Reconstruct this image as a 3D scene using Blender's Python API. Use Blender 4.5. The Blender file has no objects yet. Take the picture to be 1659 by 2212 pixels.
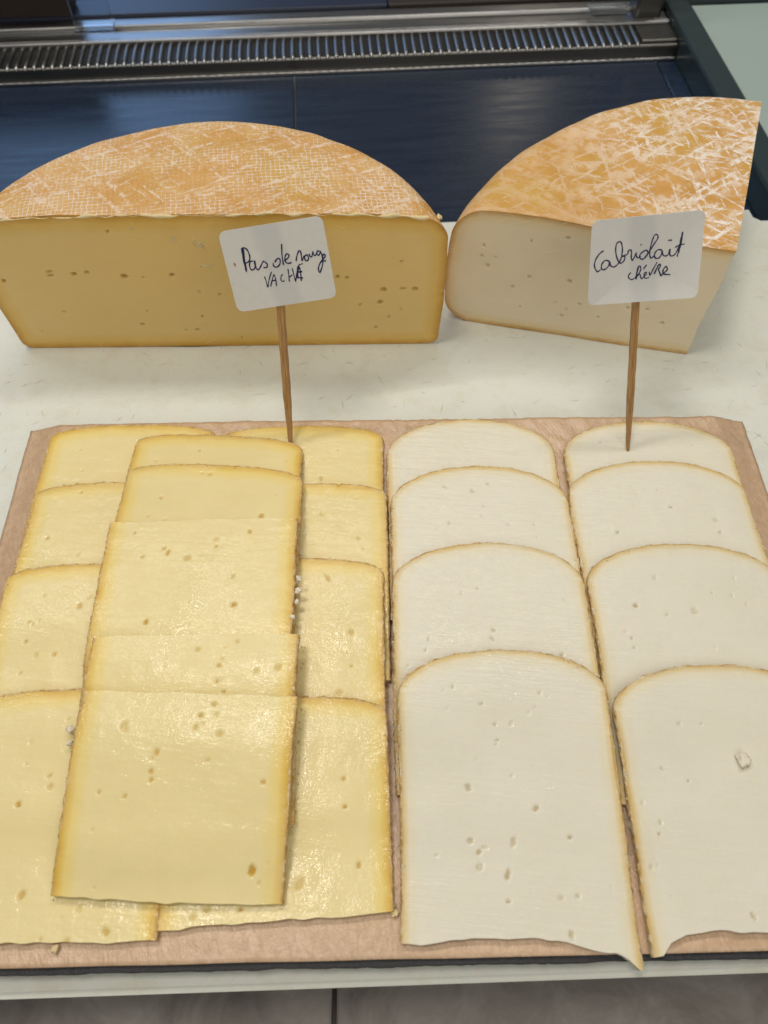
import bpy, bmesh, math, random
import numpy as np
from mathutils import Vector, Matrix
random.seed(5); RNG = np.random.default_rng(11)
S = bpy.context.scene; COL = S.collection
R = math.radians
# ------------------------------------------------------------------ camera, world, lamps, exposure
CAM_H, PITCH, YAW = .31, R(58.6), R(.9)
cd = bpy.data.cameras.new('camera'); cam = bpy.data.objects.new('camera', cd); COL.objects.link(cam)
cam.location = (0, 0, CAM_H); cam.rotation_euler = (R(90) - PITCH, 0, -YAW)
cd.sensor_fit = 'VERTICAL'; cd.sensor_height = 36; cd.lens = 26.0; cd.clip_start = .01; cd.clip_end = 50
cd.dof.use_dof = True; cd.dof.focus_distance = .345; cd.dof.aperture_fstop = 11
S.camera = cam
wd = bpy.data.worlds.new('World'); S.world = wd; wd.use_nodes = True
wd.node_tree.nodes['Background'].inputs[0].default_value = (.50, .49, .47, 1)
wd.node_tree.nodes['Background'].inputs[1].default_value = .22
def lamp(name, loc, target, size, power, col):
    l = bpy.data.lights.new(name, 'AREA'); l.shape = 'DISK'; l.size = size; l.energy = power; l.color = col
    o = bpy.data.objects.new(name, l); COL.objects.link(o); o.location = loc
    o.rotation_euler = (Vector(target) - Vector(loc)).to_track_quat('-Z', 'Y').to_euler(); return o
lamp('spot_and_fill', (-.34, .22, 1.60), (-.05, .2, 0), .36, 7.4, (1, .93, .82))
strip = lamp('strip_light', (-.16, .90, 1.60), (-.05, .25, 0), .12, 14.0, (1, .95, .87))
strip.data.shape = 'RECTANGLE'; strip.data.size = 2.0; strip.data.size_y = .045
lamp('spot_and_fill', (.40, -1.0, 1.15), (-.02, .3, .03), 1.6, 8.8, (1, .94, .84))  # broad unseen fill, added to brighten the front cut faces
lamp('added_blue_lamp', (-.62, 1.6, .48), (-.15, .6, 0), .7, 2.2, (.30, .55, 1))  # unseen blue source, added to turn ledge and deck reflections blue
lamp('shop_lamp', (.37, 1.9, .72), (.1, .65, 0), .12, .16, (1, .88, .70))
S.view_settings.view_transform = 'Standard'; S.view_settings.look = 'None'
S.view_settings.exposure = 0.06; S.view_settings.gamma = 1
# ------------------------------------------------------------------ pixel of the 1659x2212 view -> ray
FPX = 1598.
def ray(x, y):
    a = (x - 829.5) / FPX; b = -(y - 1106) / FPX
    cp, sp = math.cos(PITCH), math.sin(PITCH)
    d = (a, cp + b * sp, -sp + b * cp)
    c, s = math.cos(-YAW), math.sin(-YAW)
    return (c * d[0] - s * d[1], s * d[0] + c * d[1], d[2])
def at_z(x, y, z=0.):
    d = ray(x, y); t = (z - CAM_H) / d[2]; return (d[0] * t, d[1] * t, z)
def at_lean(x, y, y0, k, z0):
    d = ray(x, y); t = (y0 + k * (CAM_H - z0)) / (d[1] - k * d[2]); return Vector((d[0] * t, d[1] * t, CAM_H + d[2] * t))
# ------------------------------------------------------------------ helpers
def tag(o, label=None, cat=None, group=None, kind=None):
    if label: o['label'] = label
    if cat: o['category'] = cat
    if group: o['group'] = group
    if kind: o['kind'] = kind
    return o
def empty(name, loc=(0, 0, 0), rz=0):
    o = bpy.data.objects.new(name, None); o.empty_display_size = .02; COL.objects.link(o)
    o.location = loc; o.rotation_euler = (0, 0, rz); return o
def mesh_obj(name, verts, faces, mat, parent=None, attrs=None, smooth=True):
    me = bpy.data.meshes.new(name); me.from_pydata([tuple(v) for v in np.asarray(verts).tolist()], [], faces)
    me.validate(); me.update()
    if smooth: me.polygons.foreach_set('use_smooth', [True] * len(me.polygons))
    for k, v in (attrs or {}).items():
        a = me.attributes.new(k, 'FLOAT', 'POINT'); a.data.foreach_set('value', np.asarray(v, dtype=np.float32))
    me.materials.append(mat)
    o = bpy.data.objects.new(name, me); COL.objects.link(o)
    if parent: o.parent = parent
    return o
def bm_obj(name, bm, mat, parent=None, smooth=False):
    me = bpy.data.meshes.new(name); bmesh.ops.recalc_face_normals(bm, faces=bm.faces); bm.to_mesh(me); bm.free(); me.materials.append(mat)
    if smooth: me.polygons.foreach_set('use_smooth', [True] * len(me.polygons))
    o = bpy.data.objects.new(name, me); COL.objects.link(o)
    if parent: o.parent = parent
    return o
def box(name, x0, x1, y0, y1, z0, z1, mat, parent=None, bev=.001, seg=2):
    bm = bmesh.new(); bmesh.ops.create_cube(bm, size=1)
    for v in bm.verts: v.co = Vector(((x0 + x1) / 2 + v.co.x * (x1 - x0), (y0 + y1) / 2 + v.co.y * (y1 - y0), (z0 + z1) / 2 + v.co.z * (z1 - z0)))
    if bev: bmesh.ops.bevel(bm, geom=bm.edges[:] , offset=bev, segments=seg, affect='EDGES', profile=.5)
    return bm_obj(name, bm, mat, parent)
def vnoise(x, y, seed=0):                       # smooth value noise, numpy arrays, about -1..1
    x = np.asarray(x, float); y = np.asarray(y, float)
    xi = np.floor(x).astype(np.int64); yi = np.floor(y).astype(np.int64); fx = x - xi; fy = y - yi
    fx = fx * fx * (3 - 2 * fx); fy = fy * fy * (3 - 2 * fy)
    def h(i, j):
        n = (i * 374761393 + j * 668265263 + seed * 1442695041) & 0xffffffff
        n = ((n ^ (n >> 13)) * 1274126177) & 0xffffffff; n = n ^ (n >> 16)
        return (n & 0xffff) / 32767.5 - 1
    return (h(xi, yi) * (1 - fx) + h(xi + 1, yi) * fx) * (1 - fy) + (h(xi, yi + 1) * (1 - fx) + h(xi + 1, yi + 1) * fx) * fy
def fbm(x, y, seed=0, o=3):
    r = 0; a = 1; 
    for k in range(o): r = r + a * vnoise(x, y, seed + k * 7); x = np.asarray(x) * 2.03; y = np.asarray(y) * 2.03; a *= .5
    return r / 1.75
# ------------------------------------------------------------------ materials
class N:
    def __init__(s, name):
        s.m = bpy.data.materials.new(name); s.m.use_nodes = True; s.t = s.m.node_tree; s.b = s.t.nodes['Principled BSDF']; s.out = s.t.nodes['Material Output']
    def n(s, typ, **kw):
        o = s.t.nodes.new(typ)
        for k, v in kw.items():
            if k.startswith('i_'): o.inputs[int(k[2:])].default_value = v
            else: setattr(o, k, v)
        return o
    def l(s, a, b): s.t.links.new(a, b)
    def put(s, sock, v):
        if hasattr(v, 'node'): s.l(v, sock)
        else: sock.default_value = v
    def math(s, op, a, b=0., c=None, clamp=False):
        o = s.n('ShaderNodeMath', operation=op, use_clamp=clamp); s.put(o.inputs[0], a); s.put(o.inputs[1], b)
        if c is not None: s.put(o.inputs[2], c)
        return o.outputs[0]
    def mix(s, f, a, b, mode='MIX'):
        o = s.n('ShaderNodeMix', data_type='RGBA', blend_type=mode); s.put(o.inputs[0], f)
        for i, v in ((6, a), (7, b)): s.put(o.inputs[i], v if hasattr(v, 'node') else (*v, 1))
        return o.outputs[2]
    def ramp(s, f, stops, interp='LINEAR'):
        o = s.n('ShaderNodeValToRGB'); o.color_ramp.interpolation = interp; e = o.color_ramp.elements
        while len(e) < len(stops): e.new(.5)
        for k, (p, c) in enumerate(stops): e[k].position = p; e[k].color = (*c, 1) if hasattr(c, '__len__') else (c, c, c, 1)
        s.l(f, o.inputs[0]); return o.outputs[0]
    def attr(s, name): return s.n('ShaderNodeAttribute', attribute_name=name).outputs['Fac']
    def coord(s, scale=(1, 1, 1), rot=(0, 0, 0), rnd=False):
        tc = s.n('ShaderNodeTexCoord').outputs['Object']
        if rnd:
            oi = s.n('ShaderNodeObjectInfo').outputs['Random']; m = s.n('ShaderNodeVectorMath', operation='ADD')
            cx = s.n('ShaderNodeCombineXYZ'); k = s.math('MULTIPLY', oi, 7.); s.l(k, cx.inputs[0]); s.l(k, cx.inputs[2])
            s.l(tc, m.inputs[0]); s.l(cx.outputs[0], m.inputs[1]); tc = m.outputs[0]
        mr = s.n('ShaderNodeMapping'); mr.inputs['Rotation'].default_value = rot; s.l(tc, mr.inputs[0]); mp = s.n('ShaderNodeMapping'); mp.inputs['Scale'].default_value = scale; s.l(mr.outputs[0], mp.inputs[0]); return mp.outputs[0]
    def noise(s, v, scale, detail=3, rough=.5, dist=0.):
        o = s.n('ShaderNodeTexNoise'); s.l(v, o.inputs['Vector']); o.inputs['Scale'].default_value = scale; o.inputs['Detail'].default_value = detail; o.inputs['Roughness'].default_value = rough; o.inputs['Distortion'].default_value = dist
        return o.outputs['Fac']
    def bump(s, h, strength, dist, prev=None):
        o = s.n('ShaderNodeBump'); o.inputs['Strength'].default_value = strength; o.inputs['Distance'].default_value = dist; s.l(h, o.inputs['Height'])
        if prev: s.l(prev, o.inputs['Normal'])
        return o.outputs[0]
    def set(s, **kw):
        for k, v in kw.items(): s.put(s.b.inputs[k.replace('_', ' ')], v if (hasattr(v, 'node') or not hasattr(v, '__len__') or len(v) != 3 or k == 'Subsurface_Radius') else (*v, 1))
        return s.m
def plain(name, col, rough=.5, metal=0., var=.15, vs=60., spec=.5):
    m = N(name); f = m.noise(m.coord(), vs, 4)
    c = m.mix(m.math('MULTIPLY', f, 1.), tuple(x * (1 - var) for x in col), tuple(min(1, x * (1 + var)) for x in col))
    return m.set(Base_Color=c, Roughness=rough, Metallic=metal, Specular_IOR_Level=spec)
def paste_mat(name, inner, mid, amber, edge, w, hole_c, lines, rough, bumpk, sss=.25, coat=0., scr=False):
    m = N(name); v = m.coord(rnd=True)
    rd = m.attr('rd'); big = m.noise(v, 45, 3); fine = m.noise(v, 420, 3, .6)
    d = m.math('ADD', m.math('MULTIPLY', rd, 1 / w), m.math('MULTIPLY', m.math('SUBTRACT', m.noise(v, 110, 3), .5), .16))
    col = m.ramp(d, [(0, edge), (.09, amber), (.32, mid), (.75, inner)])
    col = m.mix(m.math('MULTIPLY', m.math('SUBTRACT', big, .35, clamp=True), .5), col, tuple(min(1, x * k) for x, k in zip(inner, (1.06, 1.08, 1.2))))
    col = m.mix(m.math('MULTIPLY', m.math('SUBTRACT', fine, .52, clamp=True), .18), col, tuple(x * .78 for x in inner))
    col = m.mix(m.math('MULTIPLY', m.ramp(m.noise(v, 24, 4, .6), [(.38, 0.), (.68, 1.)]), .35), col, tuple(x * k for x, k in zip(inner, (.93, .93, .88))), 'MIX') if lines > 1 else col
    hole = m.attr('hole'); col = m.mix(hole, col, hole_c)
    # knife and wire marks: fine parallel relief across the cut
    wv = m.coord((1, lines, 1), (0, 0, R(6)), rnd=True); wire = m.noise(wv, 38, 4, .65)
    col = m.mix(m.math('MULTIPLY', m.ramp(wire, [(.45, 0.), (.75, 1.)]), .16), col, tuple(min(1, x * 1.12) for x in inner))
    if scr:
        for ry, sc2, th in ((R(24), 60, .655), (R(-12), 70, .67)):
            f = m.ramp(m.noise(m.coord((1, 1, 24), (0, ry, 0)), sc2, 2, .5), [(th, 0.), (th + .03, 1.)]); col = m.mix(m.math('MULTIPLY', f, .35), col, tuple(min(1, x * 1.15) for x in inner))
    glit = m.noise(v, 1200, 1, .5); und = m.noise(v, 75, 3, .55)
    soft = m.bump(wire, .010 * lines * bumpk, .0012, m.bump(und, .05 * bumpk, .004))                     # broad unevenness of the cut
    film = m.bump(und, .17 * bumpk, .004); film = m.bump(wire, .026 * (lines + 4) * bumpk, .0012, film); film = m.bump(glit, .17 * bumpk, .0006, film)   # greasy film on top
    rg = m.ramp(m.noise(v, 38, 3), [(.3, rough - .05), (.7, rough + .09)])
    spk = m.ramp(m.noise(m.coord((1, 1.8, 1), (0, 0, R(8)), rnd=True), 1150, 2, .6), [(.40, .22), (.62, 1.)])
    cw = m.math('MULTIPLY', m.ramp(m.noise(v, 48, 4, .6), [(.32, .25), (.62, 1.)]), m.math('MULTIPLY', m.math('MULTIPLY', spk, m.math('SUBTRACT', 1., hole)), coat))
    return m.set(Base_Color=col, Roughness=.5, Normal=soft, Subsurface_Weight=sss, Subsurface_Radius=(1, .65, .3), Subsurface_Scale=.0028, Specular_IOR_Level=.25, Coat_Weight=cw, Coat_Roughness=rg, Coat_Normal=film, Coat_IOR=1.62)
M = {}
M['yellow'] = paste_mat('yellow_paste', (.80, .682, .352), (.80, .625, .195), (.68, .42, .045), (.50, .28, .04), 12., (.54, .32, .045), 6, .15, 1.0, .2, .70)
M['white'] = paste_mat('white_paste', (.755, .722, .605), (.76, .69, .495), (.68, .47, .14), (.54, .34, .09), 9., (.46, .36, .18), 14, .16, .8, .25, .9)
M['wheel_face'] = paste_mat('wheel_face_paste', (.83, .60, .235), (.79, .52, .13), (.62, .33, .04), (.46, .22, .03), 15., (.40, .22, .04), 1, .4, .6, .15, .4, True)
M['wedge_face'] = paste_mat('wedge_face_paste', (.87, .755, .545), (.82, .66, .39), (.62, .37, .10), (.46, .23, .04), 11., (.48, .35, .16), 1, .42, .6, .15, .3, True)
def rind_slice(name, a, b, c):
    m = N(name); v = m.coord(rnd=True); f = m.noise(v, 260, 4, .65); g = m.noise(v, 900, 3, .6)
    col = m.ramp(f, [(.30, a), (.48, b), (.66, c)])
    return m.set(Base_Color=col, Roughness=.75, Normal=m.bump(g, .8, .0006, m.bump(f, .8, .001)))
M['rind_y'] = rind_slice('yellow_slice_rind', (.42, .23, .06), (.60, .39, .13), (.76, .62, .38))
M['rind_w'] = rind_slice('white_slice_rind', (.44, .25, .07), (.62, .43, .17), (.76, .66, .48))
def wheel_rind(name, lattice):
    m = N(name); v = m.coord(); big = m.noise(v, 26, 3, .5)
    base = m.ramp(m.noise(v, 60, 4, .6), [(.28, (.56, .285, .06)), (.5, (.64, .355, .105)), (.72, (.70, .44, .175))])
    base = m.mix(m.ramp(m.noise(v, 18, 2), [(.46, 0.), (.66, .7)]), base, (.60, .36, .07))
    warp = m.n('ShaderNodeVectorMath', operation='ADD'); nz = m.n('ShaderNodeTexNoise'); m.l(v, nz.inputs[0]); nz.inputs['Scale'].default_value = 140; nz.inputs['Detail'].default_value = 3
    sc = m.n('ShaderNodeVectorMath', operation='SCALE'); m.l(nz.outputs['Color'], sc.inputs[0]); sc.inputs['Scale'].default_value = .0024 if lattice else .0028
    m.l(v, warp.inputs[0]); m.l(sc.outputs[0], warp.inputs[1])
    wv = warp.outputs[0]
    def streak(rot, scale, lo, hi, st=9.):
        mr = m.n('ShaderNodeMapping'); mr.inputs['Rotation'].default_value = (0, 0, R(rot)); m.l(wv, mr.inputs[0]); mp = m.n('ShaderNodeMapping'); mp.inputs['Scale'].default_value = (1, st, 1); m.l(mr.outputs[0], mp.inputs[0])
        return m.ramp(m.noise(mp.outputs[0], scale, 3, .55), [(lo, 0.), (hi, 1.)])
    patch = m.ramp(m.noise(v, 30, 3, .6), [(.36, 0.), (.60, 1.)])
    grain = m.ramp(m.noise(v, 330, 3, .7), [(.40, 0.), (.54, 1.)])
    if lattice:
        sep = m.n('ShaderNodeSeparateXYZ'); mp = m.n('ShaderNodeMapping'); mp.inputs['Rotation'].default_value = (0, 0, R(-7)); m.l(wv, mp.inputs[0]); m.l(mp.outputs[0], sep.inputs[0])
        lx = m.math('POWER', m.math('ABSOLUTE', m.math('SINE', m.math('MULTIPLY', sep.outputs[0], math.pi / .0024))), 15.)
        ly = m.math('POWER', m.math('ABSOLUTE', m.math('SINE', m.math('MULTIPLY', sep.outputs[1], math.pi / .0027))), 15.)
        lat = m.math('MAXIMUM', lx, ly); h = lat
        fx = m.ramp(m.math('ADD', m.noise(v, 38, 3, .6), m.math('MULTIPLY', m.math('SUBTRACT', m.noise(v, 420, 2), .5), .6)), [(.39, 0.), (.53, 1.)])
        a = m.math('MULTIPLY', lat, m.math('MULTIPLY', fx, m.math('ADD', m.math('MULTIPLY', grain, .6), .4)))
        s1 = m.math('MULTIPLY', streak(-30, 30, .585, .62, 10.), grain); s2 = m.math('MULTIPLY', streak(48, 30, .59, .625, 10.), grain)
        white = m.math('MAXIMUM', m.math('MULTIPLY', a, .85), m.math('MULTIPLY', m.math('MAXIMUM', s1, s2), .58))
        white = m.math('MAXIMUM', white, m.math('MULTIPLY', m.ramp(m.noise(v, 55, 4, .65), [(.64, 0.), (.74, 1.)]), .7))
    else:
        s1 = streak(-34, 30, .565, .60, 11.); s2 = streak(40, 30, .57, .605, 11.); s3 = streak(84, 34, .59, .625, 9.); s4 = streak(10, 34, .585, .62, 10.)
        st = m.math('MAXIMUM', m.math('MAXIMUM', s1, s2), m.math('MAXIMUM', s3, s4))
        fl = m.ramp(m.noise(wv, 120, 5, .72), [(.50, 0.), (.56, 1.)])
        sep = m.n('ShaderNodeSeparateXYZ'); m.l(v, sep.inputs[0])
        edge = m.ramp(m.math('ADD', m.math('MULTIPLY', sep.outputs[0], -7.), m.math('MULTIPLY', m.noise(v, 22, 3), .9)), [(.45, 1.), (1.35, .25)])
        white = m.math('MULTIPLY', m.math('MAXIMUM', m.math('MULTIPLY', st, m.math('ADD', m.math('MULTIPLY', grain, .75), .25)), m.math('MULTIPLY', m.math('MULTIPLY', fl, patch), .8)), edge); h = white
    col = m.mix(white, base, (.87, .78, .70))
    g = m.noise(v, 500, 3, .6)
    nrm = m.bump(g, .4, .0007, m.bump(h, .5, .0006, m.bump(big, .3, .004)))
    return m.set(Base_Color=col, Specular_IOR_Level=.3, Roughness=m.ramp(white, [(0., .58), (1., .85)]), Normal=nrm, Subsurface_Weight=.1, Subsurface_Radius=(1, .5, .2), Subsurface_Scale=.002)
M['rind_wheel'] = wheel_rind('wheel_rind', True); M['rind_wedge'] = wheel_rind('wedge_rind', False)
def board_mat():
    m = N('white_board_plastic'); v = m.coord()
    c = m.mix(m.noise(v, 16, 4), (.665, .69, .625), (.735, .755, .70))
    c = m.mix(m.math('MULTIPLY', m.ramp(m.noise(v, 60, 5, .7), [(.50, 0.), (.75, 1.)]), .42), c, (.58, .54, .40))
    for rot, sc in ((25, 60), (-35, 70), (70, 55)):
        f = m.ramp(m.noise(m.coord((1, 22, 1), (0, 0, R(rot))), sc, 2, .6), [(.66, 0.), (.70, 1.)])
        c = m.mix(m.math('MULTIPLY', m.math('MULTIPLY', f, m.noise(v, 40, 2)), .22), c, (.40, .37, .26))
    n = m.bump(m.noise(m.coord((1, 14, 1), (0, 0, R(-30))), 90, 3), .25, .0006, m.bump(m.noise(v, 800, 3), .25, .0004))
    return m.set(Base_Color=c, Roughness=.5, Normal=n, Subsurface_Weight=.1, Subsurface_Scale=.004)
M['board'] = board_mat()
M['cut_mark'] = plain('knife_cut_stain', (.42, .39, .28), .7)
def paper_mat():
    m = N('kraft_paper'); v = m.coord()
    c = m.ramp(m.noise(v, 260, 5, .7), [(.25, (.46, .30, .175)), (.5, (.57, .39, .245)), (.75, (.68, .49, .325))])
    rib = m.noise(m.coord((8, 1, 1), (0, 0, R(2))), 160, 2); c = m.mix(m.math('MULTIPLY', rib, .25), c, (.52, .35, .225))
    c = m.mix(m.math('MULTIPLY', m.ramp(m.noise(v, 30, 3), [(.4, 0.), (.7, 1.)]), .3), c, (.64, .46, .31))
    n = m.bump(m.noise(v, 700, 4, .7), .5, .0005)
    n = m.bump(m.noise(m.coord((3.2, 1, 1), (0, 0, R(-18))), 130, 4, .6, .6), .38, .0016, n)
    return m.set(Base_Color=c, Roughness=.28, Normal=n, Specular_IOR_Level=.8)
M['paper'] = paper_mat()
def slate_mat():
    m = N('black_slate'); v = m.coord()
    return m.set(Base_Color=m.mix(m.noise(v, 300, 5, .7), (.010, .011, .013), (.035, .037, .041)), Roughness=.55, Normal=m.bump(m.noise(v, 500, 4, .7), .7, .0012))
M['slate'] = slate_mat()
def stone_mat():
    m = N('grey_stone'); v = m.coord()
    c = m.ramp(m.noise(v, 24, 6, .65, .8), [(.25, (.13, .112, .098)), (.5, (.26, .24, .22)), (.75, (.40, .38, .355))])
    vein = m.ramp(m.noise(v, 13, 4, .6, 2.), [(.47, 0.), (.5, 1.), (.53, 0.)]); c = m.mix(m.math('MULTIPLY', vein, .3), c, (.26, .25, .24))
    return m.set(Base_Color=c, Roughness=.4, Normal=m.bump(m.noise(v, 90, 4), .2, .002))
M['stone'] = stone_mat()
def wood_mat():
    m = N('bamboo'); f = m.noise(m.coord((9, 9, .5)), 260, 4, .6); g = m.noise(m.coord((1, 1, .35)), 400, 3)
    c = m.mix(m.math('MULTIPLY', g, .5), m.ramp(f, [(.3, (.20, .095, .03)), (.5, (.46, .26, .095)), (.7, (.58, .36, .16))]), (.40, .22, .08))
    return m.set(Base_Color=c, Roughness=.55, Normal=m.bump(f, .5, .0006))
M['bamboo'] = wood_mat()
def card_mat():
    m = N('white_card'); v = m.coord()
    c = m.mix(m.noise(v, 300, 4), (.66, .655, .63), (.73, .725, .70))
    sp = m.ramp(m.noise(v, 520, 2), [(.70, 0.), (.76, 1.)]); c = m.mix(m.math('MULTIPLY', sp, .3), c, (.42, .38, .33))
    # skewer glue patch, with the skewer's shade through the card painted in
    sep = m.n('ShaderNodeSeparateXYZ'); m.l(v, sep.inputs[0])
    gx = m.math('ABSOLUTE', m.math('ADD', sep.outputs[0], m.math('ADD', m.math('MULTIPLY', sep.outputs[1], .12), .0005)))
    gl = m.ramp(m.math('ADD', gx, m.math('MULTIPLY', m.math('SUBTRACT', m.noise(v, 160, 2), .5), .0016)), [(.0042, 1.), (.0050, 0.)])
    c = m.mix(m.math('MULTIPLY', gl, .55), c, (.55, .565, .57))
    return m.set(Base_Color=c, Roughness=.5, Normal=m.bump(m.noise(v, 1200, 2), .12, .0003))
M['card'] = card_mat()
M['ink'] = plain('blue_black_ink', (.010, .012, .075), .4)
M['stain'] = plain('brown_stain', (.42, .20, .10), .6)
def steel_mat(name, col, rough, st=(1, 30, 1)):
    m = N(name); b = m.noise(m.coord(st), 60, 4, .6)
    return m.set(Base_Color=m.mix(b, tuple(x * .75 for x in col), col), Metallic=1., Roughness=m.ramp(b, [(.3, rough - .07), (.7, rough + .1)]))
M['steel'] = steel_mat('brushed_steel', (.38, .38, .38), .30, (.4, 20, 20))
M['steel_dark'] = steel_mat('dull_steel', (.22, .215, .20), .36, (.4, 20, 20))
def deck_mat():
    m = N('dark_blue_deck'); v = m.coord((1, 9, 1)); f = m.noise(v, 14, 5, .65)
    return m.set(Base_Color=m.mix(f, (.006, .012, .026), (.016, .030, .060)), Roughness=m.ramp(f, [(.3, .20), (.75, .36)]), Specular_IOR_Level=.6)
M['deck'] = deck_mat()
M['black'] = plain('slot_shade', (.006, .006, .006), .6)  # near-black colour stands for the shade inside the grille slots
M['rail'] = plain('dark_green_rail', (.028, .045, .050), .22)
M['side_top'] = plain('pale_green_plastic', (.36, .45, .42), .45, 0, .05, 12)
M['navy'] = plain('navy_panel', (.014, .022, .05), .4)
M['brown'] = plain('dark_brown_box', (.022, .014, .010), .5)
M['crumb_w'] = plain('white_crumb', (.78, .72, .58), .7, 0, .12, 900)
M['crumb_y'] = plain('cream_crumb', (.74, .60, .33), .7, 0, .15, 900)
def clear_mat():
    m = N('clear_plastic'); return m.set(Base_Color=(.9, .93, .95), Roughness=.12, Transmission_Weight=1., IOR=1.25)
M['clear'] = clear_mat()
# ------------------------------------------------------------------ setting: stone counter, chopping board
BZ = -.012
stone = empty('stone_counter', (-.04, -.1, -.145)); tag(stone, kind='structure')
jx = at_z(722, 2150, -.11)[0]
s1 = box('stone_slab', -.8, jx - .001, -.45, .30, -.145, -.11, M['stone'], None, .0012); s2 = box('stone_slab', jx + .001, .8, -.45, .30, -.145, -.11, M['stone'], None, .0012)
for s_ in (s1, s2): s_.parent = stone; s_.matrix_parent_inverse = Matrix.Translation((.04, .1, .145))
grout = box('joint', jx - .002, jx + .002, -.44, .29, -.144, -.1125, M['brown'], None, 0); grout.parent = stone; grout.matrix_parent_inverse = Matrix.Translation((.04, .1, .145))
board = empty('cutting_board', (0, 0, BZ - .018)); tag(board, 'large scratched white plastic cutting board under the tray and both cheeses', 'cutting board')
bm = bmesh.new()
pts = [(-.46, -.0105), (.46, -.0005), (.262, .4365), (-.46, .401)]
pts = [(-.46, -.0135), (.305, -.0030), (.2685, .4362), (-.46, .401)]
vs = [bm.verts.new((x, y, 0)) for x, y in pts]; f = bm.faces.new(vs)
bmesh.ops.bevel(bm, geom=bm.verts[:], offset=.012, segments=5, affect='VERTICES')
ex = bmesh.ops.extrude_face_region(bm, geom=bm.faces[:]); bmesh.ops.translate(bm, verts=[e for e in ex['geom'] if isinstance(e, bmesh.types.BMVert)], vec=(0, 0, .018))
bmesh.ops.recalc_face_normals(bm, faces=bm.faces)
bmesh.ops.bevel(bm, geom=[e for e in bm.edges if abs(e.verts[0].co.z - e.verts[1].co.z) < 1e-6], offset=.0022, segments=3, affect='EDGES')
bm_obj('board_slab', bm, M['board'], board)
# knife marks: hair-thin stained cuts, far too many to count
V = []; F = []
def mark(x, y, a, ln, wd_):
    dx, dy = math.cos(a) * ln / 2, math.sin(a) * ln / 2; nx, ny = -math.sin(a) * wd_ / 2, math.cos(a) * wd_ / 2
    b = len(V); cx_ = random.uniform(-.06, .06) * ln
    V.extend([(x - dx, y - dy, .01812), (x + nx - ny * 0 + cx_ * nx, y + ny, .01812), (x + dx, y + dy, .01812), (x - nx, y - ny, .01812)]); F.append((b, b + 3, b + 2, b + 1))
for k in range(420):
    x = random.uniform(-.26, .25); y = random.uniform(.235, .40) if random.random() < .8 else random.uniform(.0, .40)
    if x < -.1: n_ = 1
    mark(x, y, random.choice((R(28), R(-38), R(80), R(-70), R(8))) + random.gauss(0, .25), random.uniform(.0015, .009) * (1.5 if random.random() < .1 else 1), random.uniform(.00012, .00034))
ms = mesh_obj('knife_marks', V, F, M['cut_mark'], board, smooth=False); tag(ms, kind='stuff')
# ------------------------------------------------------------------ refrigerated display case behind
CA = R(3.3); CO = Vector((0., .6466, 0)); DZ = BZ - .019
case = empty('display_case', (CO.x, CO.y, DZ), CA); tag(case, 'dark steel display case with slotted air grille behind the cheeses', 'display case')
# local frame of the case: x along the grille, y away from the camera, z above the deck
jl = -.066
box('deck_panel', -.62, jl - .0006, -.60, .0, -.012, 0, M['deck'], case, .0006, 1)
box('deck_panel', jl + .0006, .2445, -.60, .0, -.012, 0, M['deck'], case, .0006, 1)
box('deck_panel', .2457, .2612, -.60, .0, -.012, -.0004, M['deck'], case, .0006, 1)
box('riser', -.62, .2612, .0005, .004, -.002, .0122, M['steel_dark'], case, .0012)
box('bottom_trim', -.62, .2612, -.0022, .0003, .0, .0026, M['steel'], case, .0008)
gr = empty('grille'); gr.parent = case
box('slot_shade_block', -.62, .2300, .0042, .0304, -.002, .0120, M['black'], gr, 0)  # black block just under the bars, added as the dark of the slots
box('grille_back_edge', -.62, .2612, .0305, .0355, .008, .0165, M['steel'], gr, .0015)
bm = bmesh.new()                                     # one rolled bar: flat on top, curving down over the front
prof = [(.0305, .0138), (.024, .0144), (.008, .0144), (.0042, .0142), (.0018, .0136), (.0002, .0128), (-.0006, .0117)]
cs = [(-.0015, -.0012), (-.0010, .0), (0, .0004), (.0010, .0), (.0015, -.0012)]
rows = []
for i, (py, pz) in enumerate(prof):
    p0 = prof[max(i - 1, 0)]; p1 = prof[min(i + 1, len(prof) - 1)]; t = Vector((p1[0] - p0[0], p1[1] - p0[1])).normalized(); n = Vector((t.y, -t.x))
    rows.append([bm.verts.new((x, py + n.x * h, pz + n.y * h)) for x, h in cs])
for a, b in zip(rows[:-1], rows[1:]):
    for k in range(4): bm.faces.new((a[k], a[k + 1], b[k + 1], b[k]))
bar = bm_obj('grille_bar', bm, M['steel'], gr, True); bar.location.x = .226
x = .226 - .0073
while x > -.52:
    c = bar.copy(); COL.objects.link(c); c.parent = gr; c.location.x = x; x -= .0073
box('end_plate', .2302, .2612, .0045, .0302, .0, .0142, M['steel_dark'], case, .001)
box('back_ledge', -.62, .2612, .0358, .051, .006, .0155, M['steel'], case, .0012)
box('ledge_lip', -.62, .2612, .0513, .066, .006, .0185, M['steel'], case, .002)
box('back_panel', -.62, .018, .0665, .15, .0, .021, M['navy'], case, .001)
box('back_panel', .019, .2612, .0665, .15, .0, .021, M['brown'], case, .001)
box('side_rail', .2615, .2828, -.42, .10, -.012, .022, M['rail'], case, .003)
box('corner_post', .232, .256, .040, .064, .014, .09, M['steel_dark'], case, .003)
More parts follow.
